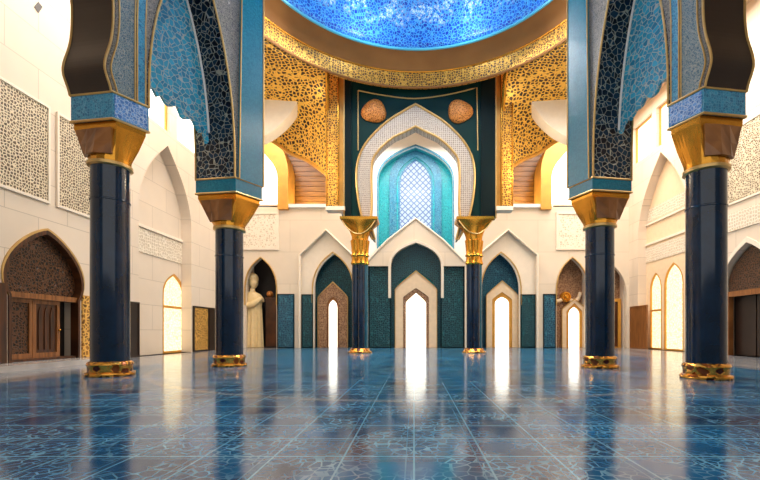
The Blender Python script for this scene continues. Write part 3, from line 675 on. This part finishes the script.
def arcade(CN, CM, sgn, zN, zM, hN, hM, tk, door, lab, kN=.84):
    """CN near column, CM mid column; sgn=+1: nave lies towards +X. zN/zM: (neck, capital top, band top)"""
    CN, CM = Vector(CN), Vector(CM); e = (CM-CN).normalized(); L = (CM-CN).length
    t = Vector((.988*sgn, -.156))
    def fr(u, v, d):                      # the near pier is slimmer than the far one
        k = 1+(kN-1)*max(0, min(1, 1-u/L)); return Vector((CN.x+e.x*u+t.x*d*k, CN.y+e.y*u+t.y*d*k, v))
    def corners(C, h, k=1.0): return [C-t*tk*k-e*h*k, C+t*tk*k-e*h*k, C+t*tk*k+e*h*k, C-t*tk*k+e*h*k]
    column(CN, .61, zN[0], zN[1], corners(CN, hN, .97*(kN+1)/2), 'big navy column with gold capital ' + door[0])
    column(CM, .61, zM[0], zM[1], corners(CM, hM, .97), 'navy column with gold capital ' + door[1])
    ZT = ZC-2.3
    # impost blocks + spandrel wall with the pointed opening between the piers
    a0, a1 = hN, L-hM
    c = (a0+a1)/2
    za = 18.2
    left = [(a0, zN[2])] + bez((a0, zN[2]+.5), (a0, zN[2]+4.5), (c-.85, za-2.4), (c, za), 16)
    right = [(a1, zM[2])] + bez((a1, zM[2]+.5), (a1+.02, zM[2]+5), (c+.85, za-2.4), (c, za), 16)
    opening = left + right[::-1][1:]
    w = thing('mosaic_arch', lab[0], 'arch', (CN.x, CN.y, zN[1]), 'pointed mosaic arches')
    # main body: outer arch foot at the near side is an S-shaped (lobed) edge rising toward the viewer
    s = [(-hN, zN[2]), (-hN-.06, zN[2]+.25), (-hN-.2, zN[2]+.7), (-hN-.18, zN[2]+1.1), (-hN+.0, zN[2]+1.9), (-hN+.06, zN[2]+2.8), (-hN-.0, zN[2]+3.7), (-hN-.4, zN[2]+5.0), (-hN-1.1, zN[2]+6.4), (-hN-2.1, zN[2]+7.6), (-hN-2.8, zN[2]+8.4)]
    s = cat(s, 5); ap = s[-1]
    foot = 2*ap[0]
    sm = [(foot-x, z) for x, z in s[::-1][1:]]       # the far half of the outer arch
    uL = sm[-1][0]-2*hN
    body = [(uL, zN[2]), (uL, ZT), (L+hM, ZT), (L+hM, zM[2])] + opening[::-1] + [(-hN, zN[2])] + s[1:] + sm
    finish('spandrel_wall', prism([body], fr, -tk, tk), M['greymos'], w)
    # soffit linings
    off = lambda pts, k: [((p[0]+(c-p[0])*k), p[1]-.02) for p in pts]
    inn = off(opening, .035); inn[0] = (inn[0][0], zN[2]); inn[-1] = (inn[-1][0], zM[2])
    finish('tracery_soffit', prism([offs(opening, inn)], fr, -tk-.02, tk+.02), M['darkmos'], w)
    so = s+sm; si = [(p[0]-.07 if i < len(s) else p[0]+.07, p[1]-.03) for i, p in enumerate(so)]
    finish('brown_soffit', prism([offs(so, si)], fr, -tk-.02, tk+.02), M['brown'], w)
    for nm, L_, d in (('gold_bead', inn, tk+.02), ('gold_bead', inn, -tk-.02), ('gold_bead', si, tk+.03), ('gold_bead', si, -tk-.03)):
        bm = bmesh.new(); tube(bm, [fr(u, v, d) for u, v in L_], .045, 6); finish(nm, bm, M['trimgold'], w, True)
    # grey/blue concentric bands on the nave face of the near pier
    s2 = [(x+.13, z) for x, z in s]; s3 = [(x+.2, z) for x, z in s]
    def half(k):   # inner-arch outline pushed into the wall
        return [(u-k, v+.0) for u, v in left]
    m1 = [( (a[0]) , a[1]) for a in s2]
    lo = [p for p in s2 if p[1] < zN[2]+6.2]; ri = [(hN-.42, zN[2]), (hN-.42, zN[2]+3), (hN-.34, zN[2]+6.2)]
    finish('mosaic_band', prism([lo + ri[::-1]], fr, tk, tk+.035), M['bluegrey'], w)
    lo2 = [(hN-.34, zN[2]), (hN-.34, zN[2]+3), (hN-.26, zN[2]+6.2)]; ri2 = [(hN-.06, zN[2]), (hN-.06, zN[2]+3), (hN+.06, zN[2]+6.2)]
    finish('mosaic_band', prism([lo2 + ri2[::-1]], fr, tk, tk+.035), M['bluemos'], w)
    bm = bmesh.new()
    for L_ in (lo, ri, lo2, ri2): tube(bm, [fr(u, v, tk+.03) for u, v in L_], .028, 6)
    finish('gold_lines', bm, M['trimgold'], w, weld=False)
    # blue pilaster face on mid pier
    finish('blue_face', prism([[(L-hM+.1, zM[2]), (L+hM+.02, zM[2]), (L+hM+.02, ZT), (L-hM+.28, ZT)]], fr, tk, tk+.09), M['bluetile'], w)
    finish('blue_return', prism([[(L+hM, zM[2]), (L+hM+.09, zM[2]), (L+hM+.09, ZT), (L+hM, ZT)]], fr, -tk, tk+.09), M['bluetile'], w)
    bm = bmesh.new()
    tube(bm, [fr(L-hM+.1, zM[2], tk+.09), fr(L-hM+.28, ZT, tk+.09)], .035, 6); tube(bm, [fr(L+hM+.07, zM[2], tk+.09), fr(L+hM+.07, ZT, tk+.09)], .04, 6)
    finish('blue_face_bead', bm, M['trimgold'], w, weld=False)
    # impost bands (blue)
    for C, h, z, u, mt in ((CN, hN, zN, 0, 'bluemos'), (CM, hM, zM, L, 'bluetile')):
        b = finish('impost_band', prism([rect(u-h-.04, z[1], u+h+.04, z[2])], fr, -tk-.04, tk+.04), M[mt], w)
        if mt == 'bluemos': finish('mosaic_inset', prism([rect(u-h+.02, z[1]+.08, u+h-.02, z[2]-.08)], fr, tk+.04, tk+.06), M['bluebright'], b)
        bm = bmesh.new(); cs = [fr(u-h-.05, 0, -tk-.05), fr(u-h-.05, 0, tk+.05), fr(u+h+.05, 0, tk+.05), fr(u+h+.05, 0, -tk-.05)]
        for zz in (z[1], z[2]):
            tube(bm, [Vector((p.x, p.y, zz)) for p in cs+[cs[0]]], .045, 6)
        finish('band_bead', bm, M['trimgold'], b, weld=False)
    # hanging turquoise tracery screen with ragged hem
    hem = []; n = 22
    for i in range(n+1):
        f = i/n; u = a0+(a1-a0)*f
        zz = 11.75-.5*f-1.0*f*f+.0; zz += random.uniform(-.22, .22)
        hem.append((u, zz))
    Z0 = hem[0][1]; Z1 = hem[-1][1]
    scr = hem + [p for p in right if p[1] > Z1+.1] + [p for p in left[::-1][1:] if p[1] > Z0+.1]
    ts = finish('tracery_screen', prism([scr], fr, -.42, -.3), M['turqnet'])
    # origin stays at world zero; own object as it hangs inside the arch
    tag(ts, lab[1], 'tracery screen', 'turquoise tracery screens')
    edge = [p for p in right if p[1] > Z1-.3 and p[1] < 17.6]
    bm = bmesh.new(); tube(bm, [fr(u-.09, z, -.25) for u, z in edge], .05, 6)
    finish('screen_bead', bm, M['white'], ts, True)
    return e, L
arcade((-11.2, 15.5), (-8.7, 19.8), 1, (7.7, 9.15, 10.1), (6.45, 7.95, 8.6), .56, .68, .98,
       ('standing by the carved walnut door', 'between the walnut door side and the statue niche'),
       ('pointed mosaic arch on the walnut door side with brown lobed soffit and blue face', 'ragged turquoise tracery screen hanging in the arch on the walnut door side'))
arcade((10.15, 14.6), (8.4, 19.0), -1, (7.2, 8.85, 9.7), (6.35, 7.75, 8.3), .58, .66, .92,
       ('standing by the dark open doorway', 'in front of the arch with the round gold boss'),
       ('pointed mosaic arch on the dark doorway side with brown lobed soffit and blue face', 'ragged turquoise tracery screen hanging in the arch on the dark doorway side'))

# slim clustered columns under the green portal
def slim(px, label, flip):
    D = 32.4; x = (px-VX)*D/F
    t = thing('clustered_column', label, 'column', (x, D, 0), 'slim clustered columns under the portal')
    zc0, zc1, zt = z_at(264, D), z_at(240, D), z_at(219, D)
    b = bmesh.new(); lathe(b, x, D, [(.92, 0), (.94, .08), (.8, .16), (.74, .3), (.66, .36)], 32); finish('gilt_base', b, M['gembase'], t, True)
    for i, (dx, dy, r, mt) in enumerate(((-.3, -.12, .3, 'navy'), (.12, -.3, .27, 'navy'), (.42*1, .05, .2, 'tealshaft'), (0, .3, .3, 'navy'))):
        b = bmesh.new(); lathe(b, x+dx*flip, D+dy, [(r, .3), (r, zc0)], 24, False); s = finish('shaft', b, M[mt], t, True)
        b = bmesh.new(); lathe(b, x+dx*flip, D+dy, [(r+.02, zc0-.1), (r+.1, zc0), (r+.02, zc0+.3), (r+.02, zc0+.5), (r+.1, zc0+.6), (r+.02, zc0+.75), (r+.06, zc1-.6), (r+.12, zc1-.1), (r, zc1)], 24); finish('gold_collar', b, M['gold'], s, True)
    C = Vector((x, D)); w = 1.42
    co = [C+Vector((-w, -.8)), C+Vector((w, -.8)), C+Vector((w, .95)), C+Vector((-w, .95))]
    h = zt-zc1
    bm = loft_cap(C, co, [(zc1-.1, .0), (zc1+h*.15, .04), (zc1+h*.4, .22), (zc1+h*.65, .6), (zc1+h*.85, .95), (zc1+h*.9, 1), (zt, 1)], .62)
    finish('gold_capital', bm, M['gold'], t, True)
    bm = bmesh.new(); tube(bm, [Vector((x+q*1.25, D-.86-.05*(1-q*q), zt-.35-1.0*(1-q*q))) for q in [k/6-1 for k in range(13)]], .04, 6)
    finish('swag', bm, M['trimgold'], t, True)
slim(360, 'slim clustered navy column beneath the green portal beside the bronze doorway', 1)
slim(474, 'slim clustered navy column beneath the green portal beside the blue arched doorway', 1)

# ------------------------------------------------------------------ statue, pedestal ball, gold boss
def statue():
    y0 = YB+1.05; x0, z0 = b_(254, 0, y0)[0], 0
    t = thing('draped_statue', 'tall cream marble draped statue with head turned, standing in the dark arch', 'statue', (x0, y0, 0))
    bm = bmesh.new(); n = 48
    prof = [(.0, .92, .62), (.5, .9, .6), (2.0, .84, .56), (3.4, .78, .52), (4.2, .86, .52), (4.7, .98, .56), (5.1, 1.02, .56), (5.4, .86, .5), (5.6, .5, .38), (5.75, .26, .26), (6.1, .22, .24)]
    rings = []
    for z, rx, ry in prof:
        ring = []
        am = max(0, min(1, (4.6-z)/.8))
        for k in range(n):
            a = 2*math.pi*k/n; f = 1+.1*am*math.cos(12*a)
            cxo = -.12*(z/5) if z > 3.8 else 0
            ring.append(bm.verts.new((x0+cxo+rx*f*math.cos(a), y0+ry*f*math.sin(a), z+.02)))
        rings.append(ring)
    for a, b in zip(rings, rings[1:]):
        for k in range(n): bm.faces.new((a[k], a[(k+1) % n], b[(k+1) % n], b[k]))
    bm.faces.new(rings[0][::-1]); bm.faces.new(rings[-1])
    finish('robed_body', bm, M['statue'], t, True)
    # shawl fold crossing the chest
    bm = bmesh.new()
    pts = [(-1.05, -.1, 5.0), (-.75, -.5, 4.45), (-.2, -.66, 4.3), (.4, -.6, 4.6), (.85, -.3, 5.0), (1.0, 0, 4.7)]
    pts = cat(pts, 5); R = [.1+.2*math.sin(math.pi*min(1, max(0, i/(len(pts)-1)))) for i in range(len(pts))]
    rings = []
    for i, p in enumerate(pts):
        d = (Vector(pts[min(i+1, len(pts)-1)])-Vector(pts[max(0, i-1)])).normalized(); xx = d.cross(Vector((0, 0, 1))).normalized(); yy = d.cross(xx)
        rings.append([bm.verts.new(Vector((x0, y0, 0))+Vector(p)+(xx*math.cos(a)*.8+yy*math.sin(a))*R[i]) for a in [2*math.pi*k/12 for k in range(12)]])
    for a, b in zip(rings, rings[1:]):
        for k in range(12): bm.faces.new((a[k], a[(k+1) % 12], b[(k+1) % 12], b[k]))
    bm.faces.new(rings[0]); bm.faces.new(rings[-1])
    finish('shawl', bm, M['statue'], t, True)
    # head with face, looking to the right of the hall, hair gathered high
    bm = bmesh.new(); bmesh.ops.create_uvsphere(bm, u_segments=32, v_segments=24, radius=1)
    hc = Vector((x0-.02, y0-.02, 6.62))
    for v in bm.verts:
        c = v.co.copy(); x, y, z = c
        X = x*.44; Y = y*.46; Z = z*.62
        if z < 0: X *= 1+.18*z*1; Y *= 1+.15*z
        # face direction: +x, -y
        f = Vector((.8, -.6)); q = x*f.x+y*f.y; s = -x*f.y+y*f.x
        if q > .5:
            nose = math.exp(-((s/.16)**2)-(((z+.12)/.22)**2)); X += f.x*.1*nose; Y += f.y*.1*nose
            for es in (-.32, .32):
                eye = math.exp(-(((s-es)/.14)**2)-(((z-.08)/.09)**2)); X -= f.x*.05*eye; Y -= f.y*.05*eye
            mth = math.exp(-((s/.2)**2)-(((z+.48)/.05)**2)); X -= f.x*.03*mth; Y -= f.y*.03*mth
            chin = math.exp(-((s/.2)**2)-(((z+.8)/.14)**2)); X += f.x*.06*chin; Y += f.y*.06*chin
        v.co = hc+Vector((X, Y, Z))
    finish('head', bm, M['statue'], t, True)
    bm = bmesh.new(); bmesh.ops.create_icosphere(bm, subdivisions=4, radius=1)
    for v in bm.verts:
        c = v.co.copy(); k = 1+.07*math.sin(9*c.x+4*c.z)*math.cos(8*c.y+3*c.z)
        v.co = Vector((x0-.12, y0+.1, 7.05))+Vector((c.x*.52*k, c.y*.52*k, c.z*.6*k))
    finish('curled_hair', bm, M['statue'], t, True)
statue()
x0 = b_(268, 0)[0]
t = thing('brown_pedestal', 'dark brown tall panelled pedestal beside the marble statue', 'pedestal', (x0, YB+1.2, 0))
finish('body', prism([rect(x0-.55, .15, x0+.65, 5.0)], FBK, .9, 1.9), M['woodd'], t)
finish('plinth', prism([rect(x0-.62, 0, x0+.72, .15)], FBK, .84, 1.95), M['brown'], t)
finish('cap', prism([rect(x0-.6, 5.0, x0+.7, 5.14)], FBK, .84, 1.95), M['woodd'], t)
bm = bmesh.new(); bmesh.ops.create_uvsphere(bm, u_segments=24, v_segments=16, radius=.34)
for v in bm.verts: v.co += Vector((b_(265.5, 0)[0], YB+1.3, 5.49))
tag(finish('orange_ball', bm, M['medal'], None, True), 'small orange ball resting on the brown pedestal by the statue', 'ball')
t = thing('gold_boss', 'round gold ringed boss with drooping cream scrolls in the lace backed arch', 'ornament', (b_(570, 0)[0], YB+.9, z_at(297, YB)))
c = Vector((b_(570, 0)[0], YB+1.15, z_at(296, YB)))
bm = bmesh.new()
def disc(bm, c, prof, n=28):
    rings = [[bm.verts.new(c+Vector((r*math.cos(2*math.pi*k/n), d, r*math.sin(2*math.pi*k/n)))) for k in range(n)] for r, d in prof]
    for a, b in zip(rings, rings[1:]):
        for k in range(n): bm.faces.new((a[k], a[(k+1) % n], b[(k+1) % n], b[k]))
    bm.faces.new(rings[0]); bm.faces.new(rings[-1])
disc(bm, c, [(.55, .35), (.55, 0), (.5, -.12), (.4, -.14), (.33, -.02), (.25, -.02), (.2, -.12), (.05, -.16)]); finish('ring_boss', bm, M['gold'], t, True)
for s_ in (-1, 1):
    bm = bmesh.new(); tube(bm, [c+Vector((s_*a, .1, z)) for a, z in cat([(.3, -.2), (.7, -.4), (1.1, -.35), (1.4, .05), (1.5, .5)], 5)], .2, 10)
    finish('cream_scroll', bm, M['shelly'], t, True)

# ------------------------------------------------------------------ light
w = bpy.data.worlds.new('daylight'); SC.world = w; w.use_nodes = True
bg = w.node_tree.nodes['Background']; bg.inputs[0].default_value = (.9, .95, 1, 1); bg.inputs[1].default_value = .15
def area(name, loc, rot, size, power, col=(1, .95, .88), sy=None):
    l = bpy.data.lights.new(name, 'AREA'); l.energy = power; l.color = col; l.shape = 'RECTANGLE'; l.size = size; l.size_y = sy or size
    o = bpy.data.objects.new(name, l); COL.objects.link(o); o.location = loc; o.rotation_euler = [math.radians(a) for a in rot]; return o
def point(name, loc, power, col, r=.4):
    l = bpy.data.lights.new(name, 'POINT'); l.energy = power; l.color = col; l.shadow_soft_size = r
    o = bpy.data.objects.new(name, l); COL.objects.link(o); o.location = loc; return o
area('fill_left_aisle', (-14.5, 27, 22.4), (0, 0, 0), 4, 3000, (1, .94, .86), 26)  # added fill over the left aisle; the ceiling has no skylight
area('fill_right_aisle', (16.5, 29, 22.4), (0, 0, 0), 6, 4600, (1, .94, .86), 24)  # added fill for the right aisle, no roof opening above it
area('fill_end', (0, 37.5, 20.5), (0, 0, 0), 10, 2000, (1, .95, .88), 6)  # added fill high up, brightens the end wall
area('fill_nave', (0, 27.5, 22.7), (-32, 0, 0), 12, 3600, (1, .95, .88), 4)  # added fill tilted towards the end wall, not a real roof light
area('rear_fill', (0, 3, 12), (78, 0, 0), 26, 1000, (1, .95, .88), 14)  # added frontal fill, hung high near the viewer
for k in range(8):
    a = 2*math.pi*(k+.5)/8
    point('dome_lamp', (CX+8.3*math.cos(a), CY+8.3*math.sin(a), ZC+.9), 210, (.75, .9, 1), .5)
for x, y, z in ((-10.6, 43.0, 14.8), (10.8, 43.0, 14.8), (-8.3, 31.2, 14.5), (8.8, 31.2, 14.5)):
    point('warm_fill', (x, y, z), 620 if y < 40 else 160, (1, .84, .58), .5)  # added warm fill for the gold corners and timber, no fixtures there
area('niche_fill', (0.15, 43.0, 16.8), (0, 0, 0), 2, 45, (.85, 1, 1), .6)  # added light to brighten the turquoise niche, no lamp there

# ------------------------------------------------------------------ camera
cam = bpy.data.cameras.new('camera'); co = bpy.data.objects.new('camera', cam); COL.objects.link(co)
co.location = (0, 0, EYE); co.rotation_euler = (math.radians(90), 0, 0)
cam.sensor_width = 36; cam.lens = 36*F/760; cam.shift_x = -(VX-380)/760; cam.shift_y = (VY-240)/760
SC.camera = co
SC.view_settings.view_transform = 'Standard'; SC.view_settings.look = 'None'; SC.view_settings.gamma = 1; SC.view_settings.exposure = .18
